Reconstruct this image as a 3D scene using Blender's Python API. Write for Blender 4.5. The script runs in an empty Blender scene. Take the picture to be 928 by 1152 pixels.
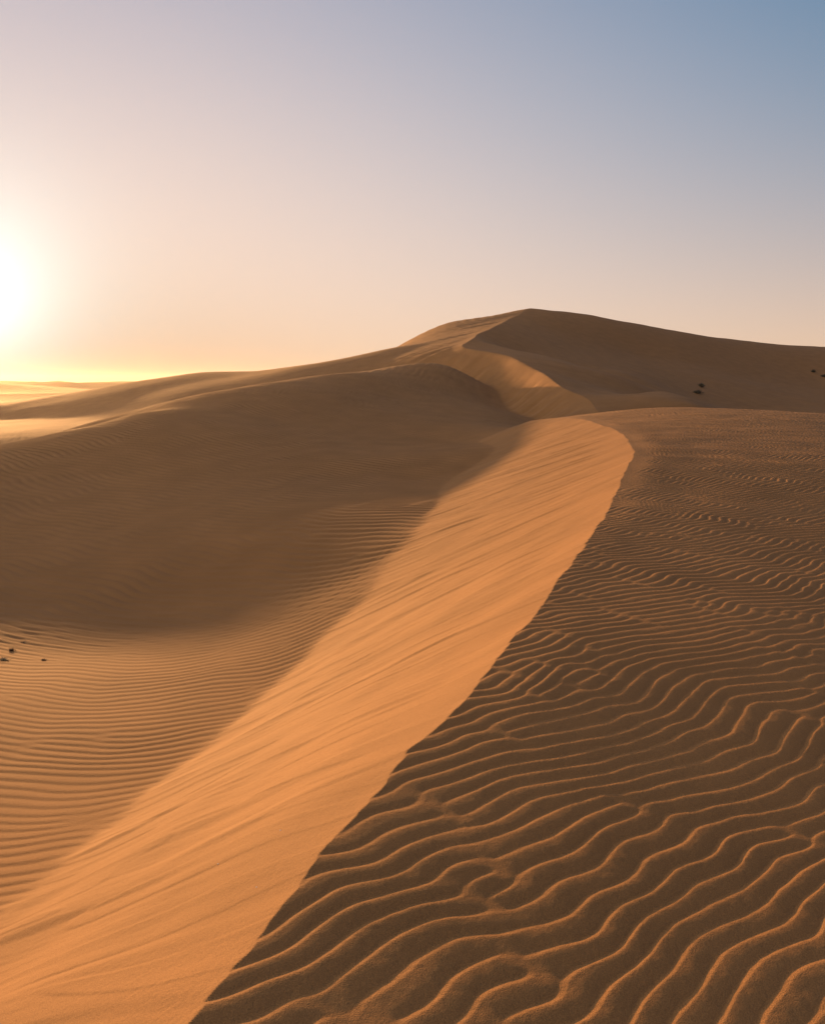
import bpy, math, random, time
import numpy as np

T0 = time.time()
CAM_Z = 7.0                       # the camera's height over the lowest hollow; control points are relative to the eye
EXPOSURE = 1.1
HAZE, HAZE_G = .00016, .70
SUN_AZ, SUN_EL = math.radians(-26.0), math.radians(4.8)   # azimuth from +Y, negative = west (left)

# ------------------------------------------------------------------ terrain control points (metres)
BRINK1 = [(-2.6,-4,-1.62), (-1.3,-0.4,-1.6), (-0.95,0.9,-1.6), (-0.575,2.05,-1.613), (-0.445,2.5,-1.633), (-0.215,3.15,-1.621), (-0.016,3.75,-1.635), (0.254,4.35,-1.61), (0.659,5.5,-1.592), (1.331,7.4,-1.557), (2.026,9.6,-1.543), (3.029,12.9,-1.454), (4.105,16.5,-1.311), (4.864,20,-1.268), (5.467,24,-1.234), (5.7,28,-1.217), (5.704,32.5,-1.251), (5.02,37,-1.534), (2.5,45,-2.6)]
BRINK2 = [(9.864,43.75,-1.814), (9.645,47.5,-1.217), (9.282,53.12,-0.418), (8.793,60,0.647), (7.922,66.25,1.62), (6.751,71.25,2.366), (5.253,75,2.782), (4.432,77.5,3.101), (4.803,81.25,3.645), (6.115,87.5,4.518), (8.139,96.25,5.714), (10.747,106.25,7.178), (13.684,116.25,8.803), (16.414,125,10.305), (17.414,137,7.805), (18.414,158,3.305)]
S1 = [(-2.6,-4,-1.62), (-1.3,-0.4,-1.6), (-0.95,0.9,-1.6), (-0.575,2.05,-1.613), (-0.445,2.5,-1.633), (-0.215,3.15,-1.621), (-0.016,3.75,-1.635), (0.254,4.35,-1.61), (0.659,5.5,-1.592), (1.331,7.4,-1.557), (2.026,9.6,-1.543), (3.029,12.9,-1.454), (4.105,16.5,-1.311), (4.864,20,-1.268), (5.467,24,-1.234), (5.7,28,-1.217), (5.704,32.5,-1.251), (5.02,37,-1.534), (2.5,45,-2.6), (10.608,36,-0.958), (8.227,35,-1.052), (12.688,33,-1.009), (13.419,29,-1.116), (14.645,25,-1.385), (0,0,-1.62), (2,0,-1.74), (4,-3,-2.1), (8,-5,-2.9), (28,32,-2.4), (10,44,-1.9), (6,44,-2.2), (12,55,-4.8), (20,48,-4), (30,50,-6), (40,20,-6), (0.23,0.65,-1.646), (1.951,0.124,-1.753), (0.616,1.85,-1.664), (2.336,1.324,-1.771), (1.081,3.25,-1.681), (2.802,2.724,-1.795), (1.806,5.15,-1.644), (3.527,4.624,-1.762), (6.395,3.748,-2.066), (10.219,2.58,-2.682), (2.668,7.65,-1.598), (4.389,7.124,-1.705), (7.257,6.248,-1.991), (11.081,5.08,-2.583), (3.599,10.65,-1.533), (5.32,10.124,-1.615), (8.188,9.248,-1.859), (12.012,8.08,-2.395), (4.654,14.15,-1.395), (6.375,13.624,-1.422), (9.243,12.748,-1.516), (13.067,11.58,-1.74), (5.577,18,-1.292), (7.298,18,-1.309), (10.166,18,-1.389), (13.99,18,-1.593), (6.313,22,-1.244), (8.034,22,-1.252), (10.901,22,-1.317), (14.725,22,-1.501)]
SL = [(-2.6,-4,-1.62), (-1.3,-0.4,-1.6), (-0.95,0.9,-1.6), (-0.575,2.05,-1.613), (-0.445,2.5,-1.633), (-0.215,3.15,-1.621), (-0.016,3.75,-1.635), (0.254,4.35,-1.61), (0.659,5.5,-1.592), (1.331,7.4,-1.557), (2.026,9.6,-1.543), (3.029,12.9,-1.454), (4.105,16.5,-1.311), (4.864,20,-1.268), (5.467,24,-1.234), (5.7,28,-1.217), (5.704,32.5,-1.251), (5.02,37,-1.534), (2.5,45,-2.6), (-2.297,3.7,-2.813), (-2.316,4.6,-3.004), (-2.3,5.5,-3.207), (-2.174,6.5,-3.345), (-2.017,8,-3.533), (-1.696,9.9,-3.665), (-1.186,12.2,-3.622), (-0.502,14.4,-3.33), (0.017,17,-3.047), (0.782,21.5,-2.861), (2.984,31,-2.338), (5.617,38,-1.878), (-3.636,3.76,-3.522), (-3.869,4.72,-3.841), (-4.012,5.68,-4.173), (-3.98,6.8,-4.402), (-3.983,8.48,-4.716), (-3.797,10.5,-4.936), (-3.405,12.8,-4.895), (-2.692,15.06,-4.465), (-2.274,17.84,-4.067), (-1.485,23.24,-3.806), (1.459,34.6,-3.003), (5.566,42.2,-2.261)]
BA = [(-2.297,3.7,-2.873), (-2.316,4.6,-3.064), (-2.3,5.5,-3.267), (-2.174,6.5,-3.405), (-2.017,8,-3.593), (-1.696,9.9,-3.725), (-1.186,12.2,-3.682), (-0.502,14.4,-3.39), (0.017,17,-3.107), (0.782,21.5,-2.921), (2.984,31,-2.398), (5.617,38,-1.938), (-3.928,8.03,-3.502), (-3.656,9.6,-3.658), (-5.482,11.36,-3.836), (-3.403,12.43,-3.929), (-7.546,15.8,-4.153), (-4.074,14.97,-4.093), (-3.726,13.65,-4.023), (-1.972,14.3,-3.759), (-1.079,16.5,-3.471), (-10.37,22,-3.716), (-6.699,21,-3.547), (-3.249,19.5,-3.294), (-10.265,28,-3.014), (-6.447,30,-2.624), (-1.928,30,-2.624), (0.443,27.5,-2.961), (-6.704,41,-1.538), (-0.724,52,-0.921), (2.073,58,-0.456), (2.075,37,-2.494), (4.408,46,-2.091), (-9.178,14.5,-3.965), (-6.794,8.5,-3.239), (-23.554,33,-1.828), (-18.643,33,-2.29), (-15.572,33.5,-2.358), (-14.082,35.3,-1.991), (-11.966,39.5,-1.325), (-9.739,45.8,-0.631), (-6.843,51.5,0.051), (-3.644,57.5,0.62), (0,63,1.049), (2.717,67,1.246), (-26.554,39,-2.928), (-21.643,39,-3.39), (-18.572,39.5,-3.458), (-17.082,41.3,-3.091), (-32.554,51,-5.028), (-27.643,51,-5.49), (-24.572,51.5,-5.558), (-23.082,53.3,-5.191), (-17.966,44.5,-2.525), (-15.739,50.8,-1.831), (-12.843,56.5,-1.149), (-9.644,62.5,-0.58), (-6,68,-0.151), (-3.283,72,0.046), (-28.966,52.5,-4.725), (-26.739,58.8,-4.031), (-23.843,64.5,-3.349), (-20.644,70.5,-2.78), (-17,76,-2.351), (-14.283,80,-2.154), (4.628,68.62,-0.25), (6.339,60.12,-1.493), (7.155,52,-2.2), (15,55,-4.5), (20,62,-5), (30,80,-6), (13,72,-2.5), (25,100,-6), (10,52,-3.8), (12,62,-3), (-5,0,-3.2), (-12,4,-3.8), (-20,14,-4.4), (4,0,-3.5), (6,10,-4.4), (9,20,-4.2), (14,38,-4.5), (25,10,-6), (-6,-10,-4)]
W2 = [(9.864,43.75,-1.814), (9.645,47.5,-1.217), (9.282,53.12,-0.418), (8.793,60,0.647), (7.922,66.25,1.62), (6.751,71.25,2.366), (5.253,75,2.782), (4.432,77.5,3.101), (4.803,81.25,3.645), (6.115,87.5,4.518), (8.139,96.25,5.714), (10.747,106.25,7.178), (13.684,116.25,8.803), (16.414,125,10.305), (17.414,137,7.805), (18.414,158,3.305), (7.807,82.5,3.461), (10.741,80,2.501), (14.024,76.25,1.567), (15.928,68.12,0.468), (14.998,53.75,-0.475), (14.742,46.88,-1.108), (10.898,62.5,0.429), (12.603,53.75,-0.687), (12.58,93.75,3.296), (20.74,88.75,0.957), (25.928,82.5,-1.624), (19.483,106.25,4.354), (28.433,112.5,3.518), (32.85,105,1.235), (43.948,115,1.352), (52.904,115,0.226), (29.252,87.5,-1.982), (40.471,87.5,-3.108), (51.126,87.5,-3.281), (11.683,86.88,1.786), (15.313,83.12,0.733), (17.569,75,-0.442), (17.472,62.5,-1.354), (17.723,56.25,-2.109), (20.106,55,-2.719), (25.069,57.5,-3.301), (18.318,47.5,-2.442), (24.306,50,-2.97), (18.315,126.25,10.166), (20.853,128.12,10.071), (23.603,129.38,9.86), (30.707,132.5,9.015), (41.393,137.5,7.631), (51.382,142.5,6.531), (66.348,145,5.661), (85.334,147.5,4.612), (18.315,144.25,6.766), (20.853,146.12,6.671), (23.603,147.38,6.46), (30.707,150.5,5.615), (41.393,155.5,4.231), (51.382,160.5,3.131), (66.348,163,2.261), (85.334,165.5,1.212), (18.315,176.25,-0.834), (20.853,178.12,-0.929), (23.603,179.38,-1.14), (30.707,182.5,-1.985), (41.393,187.5,-3.369), (51.382,192.5,-4.469), (66.348,195,-5.339), (85.334,197.5,-6.388), (9.721,41.25,-1.957), (14.699,43.75,-2.511), (24.333,50,-3.37), (5,20,-4), (15,20,-5), (0,0,-7), (30,0,-8), (50,40,-7), (70,80,-4)]
PA = [(9.864,43.75,-1.814), (9.645,47.5,-1.217), (9.282,53.12,-0.418), (8.793,60,0.647), (7.922,66.25,1.62), (6.751,71.25,2.366), (5.253,75,2.782), (4.432,77.5,3.101), (4.803,81.25,3.645), (6.115,87.5,4.518), (8.139,96.25,5.714), (10.747,106.25,7.178), (13.684,116.25,8.803), (16.414,125,10.305), (17.414,137,7.805), (18.414,158,3.305), (3.316,74.5,1.386), (4.67,69.25,0), (6.392,60.62,-1.253), (7.224,52.5,-1.969), (7.394,46.88,-2.131), (1.516,74.5,0.236), (2.87,69.25,-1.15), (4.592,60.62,-2.403), (5.424,52.5,-3.119), (5.594,46.88,-3.281), (13.664,125,9.78), (10.164,125,9.055), (4.664,125,8.242), (-2.711,125,4.555), (-8.586,125,1.555), (8.317,115,7.85), (2.067,115,6.475), (-4.183,115,3.225), (5.747,106.25,6.303), (-0.503,106.25,4.678), (-6.753,106.25,1.553), (-14.253,106.25,-1.572), (3.139,96.25,4.714), (-1.861,96.25,3.214), (-6.861,96.25,0.714), (-14.361,96.25,-2.411), (1.115,87.5,3.393), (-3.885,87.5,1.768), (-10.135,87.5,-1.232), (0.929,80,2.401), (-2.821,80,0.839), (-7.821,80,-1.536), (15,140,7.5), (5,140,6), (-5,140,0), (12.5,162.5,2.5), (-6.25,162.5,-5), (-12.5,50,-6.25), (-5,31.25,-6.25), (-25,118.75,-7.5), (-25,87.5,-7.5)]
L1 = [(5.241,95,4.354), (-1.803,96.25,3.851), (-6.201,98.12,2.877), (-15.733,100,1.567), (-24.322,105,1.337), (-34.25,110,0.108), (-43.292,115,-1.244), (-51.789,120,-2.244), (-70.216,125,-3.697), (-92.551,130,-4.875), (0.241,107,3.154), (-6.803,108.25,2.651), (-11.201,110.12,1.677), (-20.733,112,0.367), (-29.322,117,0.137), (-39.25,122,-1.092), (-48.292,127,-2.444), (-56.789,132,-3.444), (-75.216,137,-4.897), (-97.551,142,-6.075), (-6.759,137,-0.646), (-13.803,138.25,-1.149), (-18.201,140.12,-2.123), (-27.733,142,-3.433), (-36.322,147,-3.663), (-46.25,152,-4.892), (-55.292,157,-6.244), (-63.789,162,-7.244), (-82.216,167,-8.697), (-104.551,172,-9.875), (-13.412,82.5,0.243), (-21.968,83.75,-1.071), (-29.934,82.5,-2.93), (-39.393,85,-4.201), (-53.707,87.5,-4.848), (-6.25,62.5,-3.25), (-18.75,65,-4.25), (-37.5,67.5,-5.375), (-62.5,72.5,-6.25), (-37.5,25,-7.5), (0,25,-7.5), (-75,25,-7.5), (25,102.5,1.25), (25,150,-2.5), (22.5,67.5,-6.25), (32.5,55,-7.5), (42.5,80,-6.25), (45,112.5,-5)]

# ------------------------------------------------------------------ small numeric tools
def tps(pts, lam=1e-4):
    p = np.array(pts, float); n = len(p); S = 30.0
    xy = p[:, :2] / S
    d2 = ((xy[:, None] - xy[None]) ** 2).sum(-1)
    K = .5 * d2 * np.log(d2 + 1e-12) + lam * np.eye(n)
    Q = np.c_[np.ones(n), xy]
    A = np.block([[K, Q], [Q.T, np.zeros((3, 3))]])
    w = np.linalg.solve(A, np.r_[p[:, 2], 0, 0, 0])
    def f(x, y):
        X = x / S; Y = y / S
        r = w[n] + w[n + 1] * X + w[n + 2] * Y
        for i in range(n):
            q = (X - xy[i, 0]) ** 2 + (Y - xy[i, 1]) ** 2
            r += (.5 * w[i]) * q * np.log(q + 1e-12)
        return r
    return f

_rng = np.random.RandomState(7)
_perm = _rng.permutation(4096)
_ga = _rng.rand(4096) * 2 * math.pi
_gx, _gy = np.cos(_ga), np.sin(_ga)
def noise(x, y, seed=0):                       # gradient noise, about -0.7 .. 0.7
    xi = np.floor(x).astype(np.int64); yi = np.floor(y).astype(np.int64)
    xf = x - xi; yf = y - yi
    u = xf * xf * xf * (xf * (xf * 6 - 15) + 10); v = yf * yf * yf * (yf * (yf * 6 - 15) + 10)
    def g(a, b):
        h = _perm[(_perm[(xi + a + seed * 131) & 4095] + yi + b) & 4095]
        return _gx[h] * (xf - a) + _gy[h] * (yf - b)
    n0 = g(0, 0); n0 += u * (g(1, 0) - n0)
    n1 = g(0, 1); n1 += u * (g(1, 1) - n1)
    return n0 + v * (n1 - n0)
def smax(a, b, k): return .5 * (a + b + np.sqrt((a - b) ** 2 + k * k))
def sstep(a, b, x):
    t = np.clip((x - a) / (b - a), 0, 1); return t * t * (3 - 2 * t)
def curve(pts):                                # smooth x = b(y)
    p = np.array(pts); y, x = p[:, 1], p[:, 0]
    m = np.gradient(x, y)
    def f(Y):
        i = np.clip(np.searchsorted(y, Y) - 1, 0, len(y) - 2); h = y[i + 1] - y[i]
        t = (Y - y[i]) / h; tc = np.clip(t, 0, 1); t2 = tc * tc; t3 = t2 * tc
        r = (2*t3-3*t2+1)*x[i] + (t3-2*t2+tc)*h*m[i] + (3*t2-2*t3)*x[i+1] + (t3-t2)*h*m[i+1]
        return r + np.where(t < 0, t * h * m[0], 0) + np.where(t > 1, (t - 1) * h * m[-1], 0)
    return f

# wind ripples: an anisotropic Swift-Hohenberg pattern on a tile (period 1 = one tile = NW wavelengths)
NW = 64
def ripple_tile(N=1024, steps=80, seed=3):
    r = np.random.RandomState(seed)
    k0 = NW
    kx = np.fft.fftfreq(N, 1.0 / N)[:, None]; ky = np.fft.rfftfreq(N, 1.0 / N)[None]
    # x runs along the crests (strongly penalised), y across them
    kk = np.sqrt(kx * kx + ky * ky)
    ang = np.abs(kx) / np.maximum(kk, 1)
    L = 0.35 - 3.0 * ((kk / k0) ** 2 - 1) ** 2 - 2.2 * np.maximum(ang - .26, 0) ** 2
    dt = .5
    u = r.randn(N, N) * .1
    den = 1.0 / (1 - dt * L)
    den = np.where(1 - dt * L > .05, den, 20)
    keep = (kk < 3.2 * k0)
    for i in range(steps):
        uh = np.fft.rfft2(u + dt * (-(u ** 3)))
        u = np.fft.irfft2(uh * den * keep, s=(N, N))
    u = u / (np.std(u) * 1.414)
    uh = np.fft.rfft2(u); uh[:, 1:] *= 2
    full = np.zeros((N, N), complex); full[:, :uh.shape[1]] = uh          # analytic signal across the crests
    v = np.fft.ifft2(full).imag
    return u, v
def sample(tile, a, b):                        # periodic Catmull-Rom lookup, a/b in tile units
    N = tile.shape[0]
    X = a * N; Y = b * N
    xi = np.floor(X).astype(np.int64); yi = np.floor(Y).astype(np.int64)
    t = X - xi; s = Y - yi
    def w(t): return (-.5*t+t*t-.5*t**3, 1-2.5*t*t+1.5*t**3, .5*t+2*t*t-1.5*t**3, -.5*t*t+.5*t**3)
    wx, wy = w(t), w(s); out = np.zeros_like(t); flat = tile.ravel()
    for i in range(4):
        row = ((xi + i - 1) % N) * N
        acc = np.zeros_like(t)
        for j in range(4): acc += wy[j] * flat[row + (yi + j - 1) % N]
        out += wx[i] * acc
    return out
TILE, TILE_Q = ripple_tile()
print('tile', time.time() - T0)

# ------------------------------------------------------------------ terrain height
fS1, fSL, fBA, fW2, fPA, fL1 = (tps(p, k) for p, k in ((S1, 4e-4), (SL, 1e-4), (BA, 3e-4), (W2, 1e-4), (PA, 1e-4), (L1, 1e-4)))
b1, b2 = curve(BRINK1), curve(BRINK2)

def ripples(x, y, crest_deg, lam, seed, warp=1.0, lee=.2, flip=False):
    """height in units of amplitude (0..1); crests run along crest_deg (from +X), steep side on the left of it"""
    c, s = math.cos(math.radians(crest_deg)), math.sin(math.radians(crest_deg))
    p = c * x + s * y; q = -s * x + c * y
    L = lam * NW
    w1 = noise(p / (lam * 7), q / (lam * 6), seed) * lam * .7 * warp
    w2 = noise(p / (lam * 26), q / (lam * 26), seed + 1) * lam * 2.5 * warp
    w3 = noise(p / (lam * 2.6), q / (lam * 2.6), seed + 2) * lam * .28 * warp
    qq = q + w1 + w2 + w3
    u = sample(TILE, p / L + .13 * seed, qq / L + .29 * seed)
    v = sample(TILE_Q, p / L + .13 * seed, qq / L + .29 * seed)
    A = np.clip(np.hypot(u, v), 0, 1.15)
    t = np.mod(-np.arctan2(v, u) / (2 * math.pi), 1.0)       # 0 at the crest, growing up-wind (right)
    if flip: t = 1 - t
    back = 1 - (t / (1 - lee)) ** 2.1
    front = np.clip((t - (1 - lee)) / lee, 0, 1) ** 1.25
    h = np.where(t < 1 - lee, np.clip(back, 0, 1), front)
    return .5 + np.minimum(A, 1.0) ** 1.5 * (h - .5)

def height(x, y):
    """returns z (relative to the eye) and a region id"""
    r = np.hypot(x, y)
    n = len(x)
    near = (r < 215) & (np.abs(x) < 130)
    z = np.full(n, -60.0); reg = np.zeros(n, np.int8)
    # ---- the open sand plain with its low distant dunes
    amp = 1.5 + 10.0 * sstep(200, 700, r)
    ridge = 1 - 2 * np.abs(noise(x / 210 + .35 * noise(x / 300, y / 300, 5), y / 150, 11)) 
    z_far = -5.8 + amp * (.55 * ridge ** 2 + .55 * noise(x / 420, y / 260, 4)) - .000006 * r * r * 0
    if near.any():
        X, Y = x[near], y[near]; R = r[near]
        s1 = fS1(X, Y); sl = fSL(X, Y); ba = fBA(X, Y); w2 = fW2(X, Y); pa = fPA(X, Y); l1 = fL1(X, Y)
        # fade windows so that far extrapolation never shows
        down = lambda v: 40 * v * v
        s1w = s1 - down(sstep(42, 90, R)) - down(sstep(25, 60, np.abs(X)))
        # ---- ripples on the windward slope of the near dune
        lam = .094
        m = (R < 48) & (X > b1(Y) - 1.2) & (Y > -8)
        rip = np.zeros_like(X); gain = np.zeros_like(X)
        rip[m] = ripples(X[m], Y[m] + .014 * np.maximum(X[m], 0) ** 2, 42.0, lam, 1, lee=.22)
        xm, ym, rm = X[m], Y[m], R[m]
        var = 1.0 + .55 * noise(xm / 1.3, ym / 1.3, 21) + .35 * noise(xm / .35, ym / .35, 22)
        gain[m] = .0062 * (1 - .85 * sstep(9, 14, rm) * sstep(.6, .05, xm - b1(ym))) * np.clip(var, .55, 1.45) * (1 + 1.1 * sstep(6, 15, rm) - .7 * sstep(24, 42, rm))
        small = noise(X / .05, Y / .05, 33) * .0008 + noise(X / .16, Y / .16, 34) * .0022 + noise(X / .9, Y / .9, 31) * .012 + noise(X / 3.1, Y / 3.1, 32) * .035
        s1d = s1 + rip * gain + small * sstep(0, .4, X - b1(Y))
        s1d = np.where(m, s1d, s1)
        # ---- lee slope: streaks that run down the fall line
        sa = .938 * Y + .346 * X; da = -.938 * X + .346 * Y
        wob = sa + .05 * noise(sa / .5, da / .8, 47)
        st = noise(wob / .045, da / .55, 40) * .0022 + noise(wob / .10, da / 1.3, 48) * .0040 + noise(wob / .2, da / 2.6, 41) * .0045 + noise(X / .05, Y / .05, 46) * .0014
        st += noise(sa / .42, da / 4.0, 42) * .007 + noise(sa / 1.3, da / 5.5 + .3 * sa, 43) * .035
        led = noise(sa / .75 + .5 * noise(sa / 2., da / 3., 45), da / 4.2, 44)
        led2 = noise(sa / .26 + .6 * noise(sa / .7, da / 1.1, 49), da / 1.9, 53)
        st += .006 * sstep(0, .05, led2) * sstep(.5, .12, led2) + .018 * sstep(-.02, .10, led) * sstep(.35, .1, led)
        gr = .35 + .65 * sstep(.1, 1.2, -(X - b1(Y)))
        sld = sl + st * gr
        jag = (noise(X / .35, Y / .35, 51) * .006 + noise(X / .8, Y / .8, 52) * .035) * (1 - .6 * sstep(8, 14, R)) + noise(X / 3.1, Y / 3.1, 54) * .02
        f1 = np.minimum(s1d, sld + jag)
        f1 = f1 - down(sstep(42, 90, R)) - down(sstep(25, 60, np.abs(X)))
        # ---- hollow floor and the dune that closes it
        mm = (R < 80) & (X < b1(np.minimum(Y, 30)) + 3)
        hr = np.zeros_like(X)
        xm, ym, rm = X[mm], Y[mm], R[mm]
        q = ym - .7 * np.sqrt((xm + 3.9) ** 2 + 5.0)
        hr[mm] = ripples(xm, q, 5.0, .19, 4, warp=1.0, lee=.3, flip=True) * .0085 * (.75 + .6 * (noise(xm / 2.6, ym / 2.6, 61) + .3)) 
        hr *= 1 - .85 * sstep(16, 23, R)
        up = mm & (R > 13)
        xm, ym, rm = X[up], Y[up], R[up]
        hr[up] += ripples(xm, ym, -27.0, .31, 8, warp=.9, lee=.35, flip=True) * .024 * (1 + .5 * sstep(22, 34, rm)) * np.clip(1.0 + .5 * noise(xm / 5., ym / 5., 64), .7, 1.3) * sstep(12.5, 17, rm) * (1 - .8 * sstep(48, 78, rm))
        bad = ba + hr + noise(X / 2.5, Y / 2.5, 62) * .03 + noise(X / 9., Y / 9., 63) * .10 - down(sstep(95, 150, R))
        # ---- the ridge behind and the peak
        sa2 = .92 * Y - .39 * X; da2 = -.92 * X - .39 * Y
        s2 = noise(sa2 / 1.1, da2 / 9., 71) * .24 + noise(sa2 / .45, da2 / 6., 72) * .13 + noise(sa2 / .22, da2 / 4., 75) * .025
        edge2 = sstep(0, 2.0, -(X - b2(Y)))
        pad = pa + s2 * edge2 * (1 - .5 * sstep(72, 90, Y))
        w2d = w2 + (noise(X / 2.2, Y / 2.2, 73) * .04 + noise(X / 7., Y / 7., 74) * .14) * sstep(0, 4, X - b2(Y))
        f2 = np.minimum(w2d, pad)
        f2 = f2 - down(sstep(170, 205, R)) - down(sstep(80, 125, np.abs(X)))
        l1d = l1 + noise(X / 8., Y / 8., 81) * .16 - down(sstep(165, 205, R))
        # ---- union
        zn = smax(f1, bad, .05)
        zr = smax(f2, l1d, .25)
        za = smax(zn, zr, .35)
        zz = smax(za, z_far[near], .3)
        rg = np.where(s1d <= sld + jag, 0, 1)
        rg = np.where(bad > f1, 2, rg)
        rg2 = np.where(w2d <= pad, 3, 4); rg2 = np.where(l1d > f2, 5, rg2)
        rg = np.where(zr > zn, rg2, rg)
        rg = np.where(z_far[near] > za, 6, rg)
        z[near] = zz; reg[near] = rg
        f = ~near
        z[f] = z_far[f]; reg[f] = 6
    else:
        z[:] = z_far; reg[:] = 6
    return z, reg

# ------------------------------------------------------------------ one continuous sheet, finest around the viewpoint
QUAL = 1.0
dense = np.linspace(-45, 45, int(1850 * QUAL))
side = 45 + np.cumsum(np.linspace(.06, 4.2, 62)); side = 45 + (side - 45) * (135 / (side[-1] - 45))
az = np.radians(np.r_[-side[::-1], dense, side[:-1]])          # closed ring
rad = [.25]
while rad[-1] < 6000:
    q = rad[-1]
    s = .0034 if q < 14 else (.0030 if q < 60 else (.0055 if q < 130 else (.012 if q < 400 else .03)))
    if q < 1.6: s = .012
    rad.append(q * (1 + s / QUAL))
rad = np.array(rad)
NA, NR = len(az), len(rad)
AZ, RR = np.meshgrid(az, rad, indexing='ij')
X = (np.sin(AZ) * RR).ravel(); Y = (np.cos(AZ) * RR).ravel()
Z = np.empty_like(X); REG = np.empty(len(X), np.int8)
CH = 400000
for i in range(0, len(X), CH):
    Z[i:i+CH], REG[i:i+CH] = height(X[i:i+CH], Y[i:i+CH])
Z += CAM_Z
print('terrain', NA, NR, len(X), time.time() - T0)

# ------------------------------------------------------------------ materials
def nt_new(name):
    m = bpy.data.materials.new(name); m.use_nodes = True
    nt = m.node_tree; nt.nodes.clear()
    return m, nt, nt.nodes, nt.links
def sand_material(name, ca, cb, cc):
    m, nt, N, L = nt_new(name)
    out = N.new('ShaderNodeOutputMaterial'); b = N.new('ShaderNodeBsdfPrincipled')
    b.inputs['Roughness'].default_value = .9; b.inputs['Specular IOR Level'].default_value = .15
    tc = N.new('ShaderNodeTexCoord')
    n1 = N.new('ShaderNodeTexNoise'); n1.inputs['Scale'].default_value = .9; n1.inputs['Detail'].default_value = 5
    n2 = N.new('ShaderNodeTexNoise'); n2.inputs['Scale'].default_value = 260; n2.inputs['Detail'].default_value = 2
    n3 = N.new('ShaderNodeTexNoise'); n3.inputs['Scale'].default_value = 38; n3.inputs['Detail'].default_value = 3
    for n in (n1, n2, n3): L.new(tc.outputs['Object'], n.inputs['Vector'])
    r1 = N.new('ShaderNodeValToRGB'); e = r1.color_ramp.elements
    e[0].position = .3; e[0].color = (*ca, 1); e[1].position = .7; e[1].color = (*cb, 1)
    L.new(n1.outputs['Fac'], r1.inputs['Fac'])
    r2 = N.new('ShaderNodeValToRGB'); e = r2.color_ramp.elements
    e[0].position = .32; e[0].color = (.50, .48, .46, 1); e[1].position = .68; e[1].color = (1.25, 1.22, 1.18, 1)
    L.new(n2.outputs['Fac'], r2.inputs['Fac'])
    mx = N.new('ShaderNodeMix'); mx.data_type = 'RGBA'; mx.blend_type = 'MULTIPLY'; mx.inputs['Factor'].default_value = .55
    L.new(r1.outputs['Color'], mx.inputs['A']); L.new(r2.outputs['Color'], mx.inputs['B'])
    L.new(mx.outputs['Result'], b.inputs['Base Color'])
    ad = N.new('ShaderNodeMath'); ad.operation = 'MULTIPLY_ADD'; ad.inputs[1].default_value = 1.6
    L.new(n3.outputs['Fac'], ad.inputs[0]); L.new(n2.outputs['Fac'], ad.inputs[2])
    bp = N.new('ShaderNodeBump'); bp.inputs['Strength'].default_value = .5; bp.inputs['Distance'].default_value = .004
    L.new(ad.outputs[0], bp.inputs['Height']); L.new(bp.outputs['Normal'], b.inputs['Normal'])
    L.new(b.outputs[0], out.inputs['Surface'])
    return m
sand = sand_material('wind_blown_sand', (.335, .174, .064), (.405, .209, .077), None)

# ------------------------------------------------------------------ mesh objects per dune face
COL = bpy.context.scene.collection
def mesh_from(name, co, faces, mat):
    me = bpy.data.meshes.new(name)
    me.vertices.add(len(co)); me.vertices.foreach_set('co', co.astype(np.float32).ravel())
    nf = len(faces)
    me.loops.add(nf * 4); me.loops.foreach_set('vertex_index', faces.astype(np.int32).ravel())
    me.polygons.add(nf); me.polygons.foreach_set('loop_start', np.arange(0, nf * 4, 4, dtype=np.int32))
    me.update(calc_edges=True)
    me.polygons.foreach_set('use_smooth', np.ones(nf, bool))
    me.materials.append(mat)
    o = bpy.data.objects.new(name, me); COL.objects.link(o)
    return o
idx = np.arange(NA * NR).reshape(NA, NR)
i1 = np.r_[1:NA, 0]
FA = np.stack([idx[:, :-1], idx[:, 1:], idx[i1][:, 1:], idx[i1][:, :-1]], -1).reshape(-1, 4)[:, ::-1]
FREG = REG[FA].max(1)
XYZ = np.c_[X, Y, Z]
def face_object(name, ids):
    sel = FA[np.isin(FREG, ids)]
    used, inv = np.unique(sel, return_inverse=True)
    return mesh_from(name, XYZ[used], inv.reshape(-1, 4), sand)
def tag(o, label, cat, group=None, kind=None):
    o['label'] = label; o['category'] = cat
    if group: o['group'] = group
    if kind: o['kind'] = kind
    return o
def empty(name, loc=(0, 0, 0)):
    o = bpy.data.objects.new(name, None); COL.objects.link(o); o.location = loc; o.empty_display_size = .3
    return o
tag(face_object('ground', [2, 6]), 'rippled sand ground of the hollow rising to the smooth low dune and the far plain', 'sand ground', kind='structure')
d = tag(empty('sand_dune'), 'near sand dune with coarse wind ripples and a bright orange slip face', 'dune', kind='structure')
for nm, ids in (('windward_slope', [0]), ('slip_face', [1])):
    o = face_object(nm, ids); o.parent = d
d = tag(empty('sand_dune'), 'tall peaked dune with a curving crest and dark shaded right flank', 'dune', kind='structure')
for nm, ids in (('shaded_slope', [3]), ('sunlit_slope', [4])):
    o = face_object(nm, ids); o.parent = d
tag(face_object('sand_dune', [5]), 'long low dune ridge in shade running left from the peaked dune', 'dune', kind='structure')
print('meshes', time.time() - T0)

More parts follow.
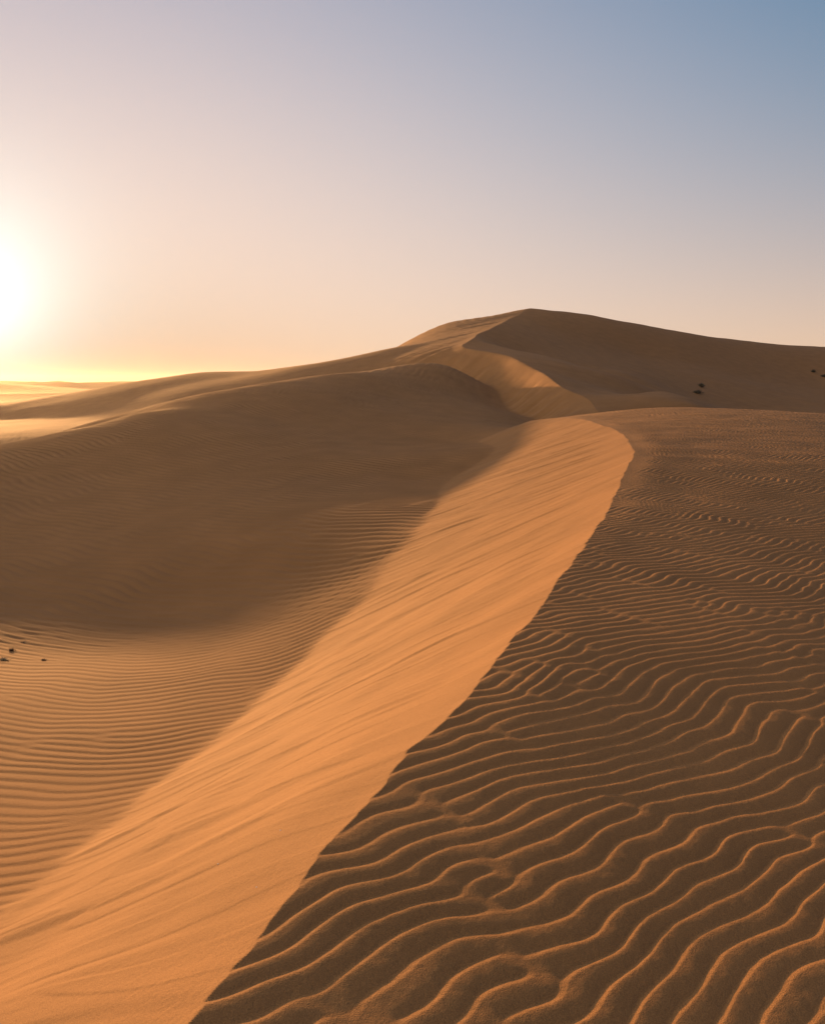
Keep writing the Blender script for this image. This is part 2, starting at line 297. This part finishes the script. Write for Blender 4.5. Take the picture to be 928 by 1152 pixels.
# ------------------------------------------------------------------ desert plants and a few pale pebbles
def plain(name, col, rough=.8):
    m, nt, N, L = nt_new(name); out = N.new('ShaderNodeOutputMaterial'); b = N.new('ShaderNodeBsdfPrincipled')
    tc = N.new('ShaderNodeTexCoord'); no = N.new('ShaderNodeTexNoise'); no.inputs['Scale'].default_value = 14
    L.new(tc.outputs['Object'], no.inputs['Vector'])
    cr = N.new('ShaderNodeValToRGB'); e = cr.color_ramp.elements
    e[0].position = .3; e[0].color = (*[c * .6 for c in col], 1); e[1].position = .7; e[1].color = (*[min(1, c * 1.35) for c in col], 1)
    L.new(no.outputs['Fac'], cr.inputs['Fac']); L.new(cr.outputs['Color'], b.inputs['Base Color'])
    b.inputs['Roughness'].default_value = rough; L.new(b.outputs[0], out.inputs['Surface']); return m
twig_m = plain('dry_twig', (.10, .065, .04)); leaf_m = plain('desert_leaf', (.10, .095, .06)); blade_m = plain('grass_blade', (.05, .075, .055)); stone_m = plain('pale_stone', (.82, .74, .64))
def poly_mesh(name, vs, fs, mat, parent=None):
    me = bpy.data.meshes.new(name); me.from_pydata(vs, [], fs); me.update(); me.materials.append(mat)
    o = bpy.data.objects.new(name, me); COL.objects.link(o)
    if parent: o.parent = parent
    return o
def tube(vs, fs, pts, r0, r1, n=5):
    base = len(vs)
    for i, p in enumerate(pts):
        r = r0 + (r1 - r0) * i / (len(pts) - 1)
        for k in range(n):
            a = 2 * math.pi * k / n; vs.append((p[0] + r * math.cos(a), p[1] + r * math.sin(a), p[2]))
    for i in range(len(pts) - 1):
        for k in range(n):
            a = base + i * n + k; b = base + i * n + (k + 1) % n; fs.append((a, b, b + n, a + n))
def ground_z(x, y): return float(height(np.array([x]), np.array([y]))[0][0]) + CAM_Z
def shrub(x, y, wid, hgt, seed, label):
    """a low woody desert bush: twigs fan out of the sand, small leaf clumps near their ends"""
    R = random.Random(seed); root = empty('desert_shrub', (x, y, ground_z(x, y) - .02)); tag(root, label, 'shrub', 'shrubs on the far dune slope')
    tv, tf, lv, lf = [], [], [], []
    for i in range(26):
        a = R.uniform(0, 6.28); lean = R.uniform(.15, 1.0); l = hgt * R.uniform(.65, 1.05)
        ex, ey, ez = math.cos(a) * lean * wid * .5, math.sin(a) * lean * wid * .5, l * (1 - .45 * lean * lean)
        pts = [(ex * t ** 1.3 + R.uniform(-.01, .01), ey * t ** 1.3, ez * t ** .85) for t in (0, .35, .7, 1)]
        tube(tv, tf, pts, .012, .004)
        for j in range(46):
            t = R.uniform(.35, 1.05); s = R.uniform(.018, .045)
            c = [ex * t ** 1.3 + R.gauss(0, .035), ey * t ** 1.3 + R.gauss(0, .035), max(.01, ez * t ** .85 + R.gauss(0, .03))]
            u = [R.gauss(0, 1) for _ in range(3)]; v = [R.gauss(0, 1) for _ in range(3)]
            b = len(lv)
            for su, sv in ((-1, 0), (0, -.45), (1, 0), (0, .45)):
                lv.append(tuple(c[k] + s * (su * u[k] + sv * v[k]) for k in range(3)))
            lf.append((b, b + 1, b + 2, b + 3))
    poly_mesh('twigs', tv, tf, twig_m, root); poly_mesh('foliage', lv, lf, leaf_m, root)
def tuft(x, y, wid, hgt, seed, label, mat, cat='grass tuft'):
    """a small tuft: thin curved blades rising from one point of the sand"""
    R = random.Random(seed); vs, fs = [], []
    for i in range(90):
        a = R.uniform(0, 6.28); bend = R.uniform(.2, 1.0); l = hgt * R.uniform(.5, 1.1); w = R.uniform(.004, .008)
        ca, sa = math.cos(a), math.sin(a); ox, oy = R.gauss(0, wid * .12), R.gauss(0, wid * .12); b = len(vs)
        for t in (0, .4, .75, 1):
            rr = bend * wid * .5 * t ** 1.6; ww = w * (1 - t * .9); zz = l * (t - .45 * bend * t * t)
            vs += [(ox + ca * rr - sa * ww, oy + sa * rr + ca * ww, zz), (ox + ca * rr + sa * ww, oy + sa * rr - ca * ww, zz)]
        for k in range(3): fs.append((b + 2 * k, b + 2 * k + 1, b + 2 * k + 3, b + 2 * k + 2))
    o = poly_mesh('grass_tuft', vs, fs, mat); o.location = (x, y, ground_z(x, y) - .01)
    tag(o, label, cat, 'small plant tufts in the hollow')
def pebble(x, y, r, seed, label):
    import bmesh
    bm = bmesh.new(); bmesh.ops.create_icosphere(bm, subdivisions=2, radius=r); R = random.Random(seed)
    for v in bm.verts: v.co *= R.uniform(.82, 1.15); v.co.z *= .45
    me = bpy.data.meshes.new('pebble'); bm.to_mesh(me); bm.free(); me.materials.append(stone_m)
    o = bpy.data.objects.new('pebble', me); COL.objects.link(o); o.location = (x, y, ground_z(x, y) + r * .25); tag(o, label, 'pebble', 'pale pebbles on the slip face')
shrub(31.1, 96.5, .8, .45, 1, 'dark round shrub on the shaded dune slope, the upper one of the close pair')
shrub(29.2, 91.6, 1.1, .36, 2, 'low spreading dark shrub just below the round one on the shaded dune slope')
shrub(53.3, 119.6, .6, .34, 3, 'small dark shrub high on the shaded dune by the right edge of the view')
shrub(53.85, 117.7, .75, .30, 4, 'flat dark shrub at the right edge, below the small one high on the shaded dune')
tuft(-5.81, 12.19, .24, .06, 5, 'widest grey green plant tuft, at the left edge of the sunlit ripples', blade_m)
tuft(-5.99, 12.85, .12, .055, 6, 'dark tuft of dry stalks just behind the wide grey green tuft', twig_m)
tuft(-6.08, 13.44, .15, .035, 7, 'low dark tuft of dry stalks nearest the shadow edge', twig_m)
tuft(-5.29, 12.3, .12, .035, 8, 'lone dark tuft on the ripples, right of the other tufts', twig_m)
pebble(-.54, 3.41, .0035, 1, 'pale pebble high on the orange slip face, closest to the crest line')
pebble(-.8, 3.41, .0035, 2, 'pale pebble halfway down the orange slip face, leftmost of the pebbles')
pebble(-.54, 2.86, .003, 3, 'tiny pale pebble low on the orange slip face, nearest to the viewer')

print('plants', time.time() - T0)


# ------------------------------------------------------------------ camera
S = bpy.context.scene
cam = bpy.data.cameras.new('camera'); co = bpy.data.objects.new('camera', cam); COL.objects.link(co)
cam.sensor_fit = 'VERTICAL'; cam.sensor_height = 36; cam.lens = 998 / 1152 * 36
cam.clip_start = .05; cam.clip_end = 20000
co.location = (0, 0, CAM_Z)
co.rotation_euler = (math.radians(90) - math.atan(144 / 998), 0, 0)
S.camera = co

# ------------------------------------------------------------------ sun and sky
sun = bpy.data.lights.new('sun', 'SUN'); so = bpy.data.objects.new('sun', sun); COL.objects.link(so)
sun.energy = 3.75; sun.angle = math.radians(1.2); sun.color = (1.0, .50, .18)
dx, dy, dz = math.sin(SUN_AZ) * math.cos(SUN_EL), math.cos(SUN_AZ) * math.cos(SUN_EL), math.sin(SUN_EL)
import mathutils
so.rotation_euler = mathutils.Vector((dx, dy, dz)).to_track_quat('Z', 'Y').to_euler()
so.location = (-20, 40, 30)

w = bpy.data.worlds.new('World'); S.world = w; w.use_nodes = True
nt = w.node_tree; N, L = nt.nodes, nt.links; N.clear()
out = N.new('ShaderNodeOutputWorld'); bg = N.new('ShaderNodeBackground')
sk = N.new('ShaderNodeTexSky'); sk.sky_type = 'NISHITA'; sk.sun_disc = False
sk.sun_elevation = SUN_EL; sk.sun_rotation = SUN_AZ
sk.altitude = 200; sk.air_density = 1.0; sk.dust_density = .6; sk.ozone_density = 2.0
# dusty sunset air: colour as a function of height above the horizon (e) and angle from the sun (g), in degrees
SKY_P = [13.831, 37.617, 3.711, 10.255, 31.061, 6.0, 25.0]
SKY_C = [[0.0641, -0.2431, -0.4319], [2.0262, 0.7031, -0.3212], [-1.5686, -0.2091, 0.8047], [1.3324, 1.6227, 1.576], [-1.2204, -0.8089, -0.4943], [1.3636, 0.5348, -0.1399], [-2.8615, -1.6686, -0.8193], [0.8006, 0.7069, 0.5218], [1.1362, 1.0597, 1.0566], [-3.573, -2.2882, -0.9384]]
tc = N.new('ShaderNodeTexCoord')
def math_node(op, a, b=None):
    n = N.new('ShaderNodeMath'); n.operation = op
    for i, q in enumerate((a, b)):
        if q is None: continue
        if isinstance(q, (int, float)): n.inputs[i].default_value = q
        else: L.new(q, n.inputs[i])
    return n.outputs[0]
nrm = N.new('ShaderNodeVectorMath'); nrm.operation = 'NORMALIZE'; L.new(tc.outputs['Generated'], nrm.inputs[0])
sep = N.new('ShaderNodeSeparateXYZ'); L.new(nrm.outputs[0], sep.inputs[0])
dot = N.new('ShaderNodeVectorMath'); dot.operation = 'DOT_PRODUCT'; L.new(nrm.outputs[0], dot.inputs[0]); dot.inputs[1].default_value = (dx, dy, dz)
e = math_node('MULTIPLY', math_node('ARCSINE', math_node('MAXIMUM', sep.outputs[2], 0.0)), 57.29578)
g = math_node('MULTIPLY', math_node('ARCCOSINE', math_node('MINIMUM', dot.outputs['Value'], 1.0)), 57.29578)
E = lambda s, k: math_node('EXPONENT', math_node('MULTIPLY', s, -1.0 / k))
terms = [None, E(e, SKY_P[0]), E(e, SKY_P[1]), E(g, SKY_P[2]), E(g, SKY_P[3]), E(g, SKY_P[4])]
terms.append(math_node('MULTIPLY', E(e, SKY_P[5]), E(g, SKY_P[6])))
up = math_node('MULTIPLY', e, 1 / 90.0); wide = E(g, 60.0)
terms += [up, wide, math_node('MULTIPLY', up, wide)]
# added warm sky glow, out of view to the left, fills the shaded dune
FILL_AZ, FILL_EL = math.radians(-100), math.radians(25)
fill_dot = N.new('ShaderNodeVectorMath'); fill_dot.operation = 'DOT_PRODUCT'; L.new(nrm.outputs[0], fill_dot.inputs[0])
fill_dot.inputs[1].default_value = (math.sin(FILL_AZ) * math.cos(FILL_EL), math.cos(FILL_AZ) * math.cos(FILL_EL), math.sin(FILL_EL))
g2 = math_node('MULTIPLY', math_node('ARCCOSINE', math_node('MINIMUM', fill_dot.outputs['Value'], 1.0)), 57.29578 / 32)
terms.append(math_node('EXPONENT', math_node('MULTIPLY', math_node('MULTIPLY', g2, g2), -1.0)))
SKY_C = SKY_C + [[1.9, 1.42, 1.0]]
acc = None
SKY_GAIN = 10.0 * 2 ** -EXPOSURE
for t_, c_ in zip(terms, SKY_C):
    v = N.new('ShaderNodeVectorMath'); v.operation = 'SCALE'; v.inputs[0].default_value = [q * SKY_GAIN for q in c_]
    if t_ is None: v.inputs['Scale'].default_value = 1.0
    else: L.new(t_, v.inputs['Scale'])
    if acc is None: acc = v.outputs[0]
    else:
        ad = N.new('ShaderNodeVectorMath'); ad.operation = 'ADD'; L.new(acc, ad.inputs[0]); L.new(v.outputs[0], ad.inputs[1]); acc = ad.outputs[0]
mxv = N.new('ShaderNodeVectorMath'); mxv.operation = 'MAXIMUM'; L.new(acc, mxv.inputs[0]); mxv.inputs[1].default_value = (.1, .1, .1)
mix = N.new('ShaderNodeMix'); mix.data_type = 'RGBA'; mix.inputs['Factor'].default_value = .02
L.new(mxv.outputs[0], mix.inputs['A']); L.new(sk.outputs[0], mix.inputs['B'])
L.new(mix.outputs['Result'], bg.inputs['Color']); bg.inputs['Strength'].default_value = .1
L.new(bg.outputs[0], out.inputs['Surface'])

# ------------------------------------------------------------------ the dusty air over the dunes
if HAZE > 0:
    hx0, hx1, hy0, hy1, hz0, hz1 = -900, 900, -200, 1400, float(Z[(np.abs(Y) < 1500) & (np.abs(X) < 1000)].min()) - 1.0, CAM_Z + 13.0
    hv = [(x, y, z) for z in (hz0, hz1) for y in (hy0, hy1) for x in (hx0, hx1)]
    hf = [(0, 2, 3, 1), (4, 5, 7, 6), (0, 1, 5, 4), (2, 6, 7, 3), (0, 4, 6, 2), (1, 3, 7, 5)]
    hm, hnt, hN, hL = nt_new('dusty_air')
    ho = hN.new('ShaderNodeOutputMaterial'); pv = hN.new('ShaderNodeVolumePrincipled')
    pv.inputs['Color'].default_value = (.93, .88, .80, 1); pv.inputs['Density'].default_value = HAZE; pv.inputs['Anisotropy'].default_value = HAZE_G
    hL.new(pv.outputs[0], ho.inputs['Volume'])
    tag(mesh_from('haze', np.array(hv, float), np.array(hf), hm), 'thin warm dusty haze hanging over the dunes', 'haze', kind='stuff')

S.view_settings.view_transform = 'Standard'; S.view_settings.look = 'None'
S.view_settings.exposure = EXPOSURE; S.view_settings.gamma = 1.0; S.view_settings.use_curve_mapping = False
S.cycles.max_bounces = 6; S.cycles.diffuse_bounces = 3
print('done', time.time() - T0)
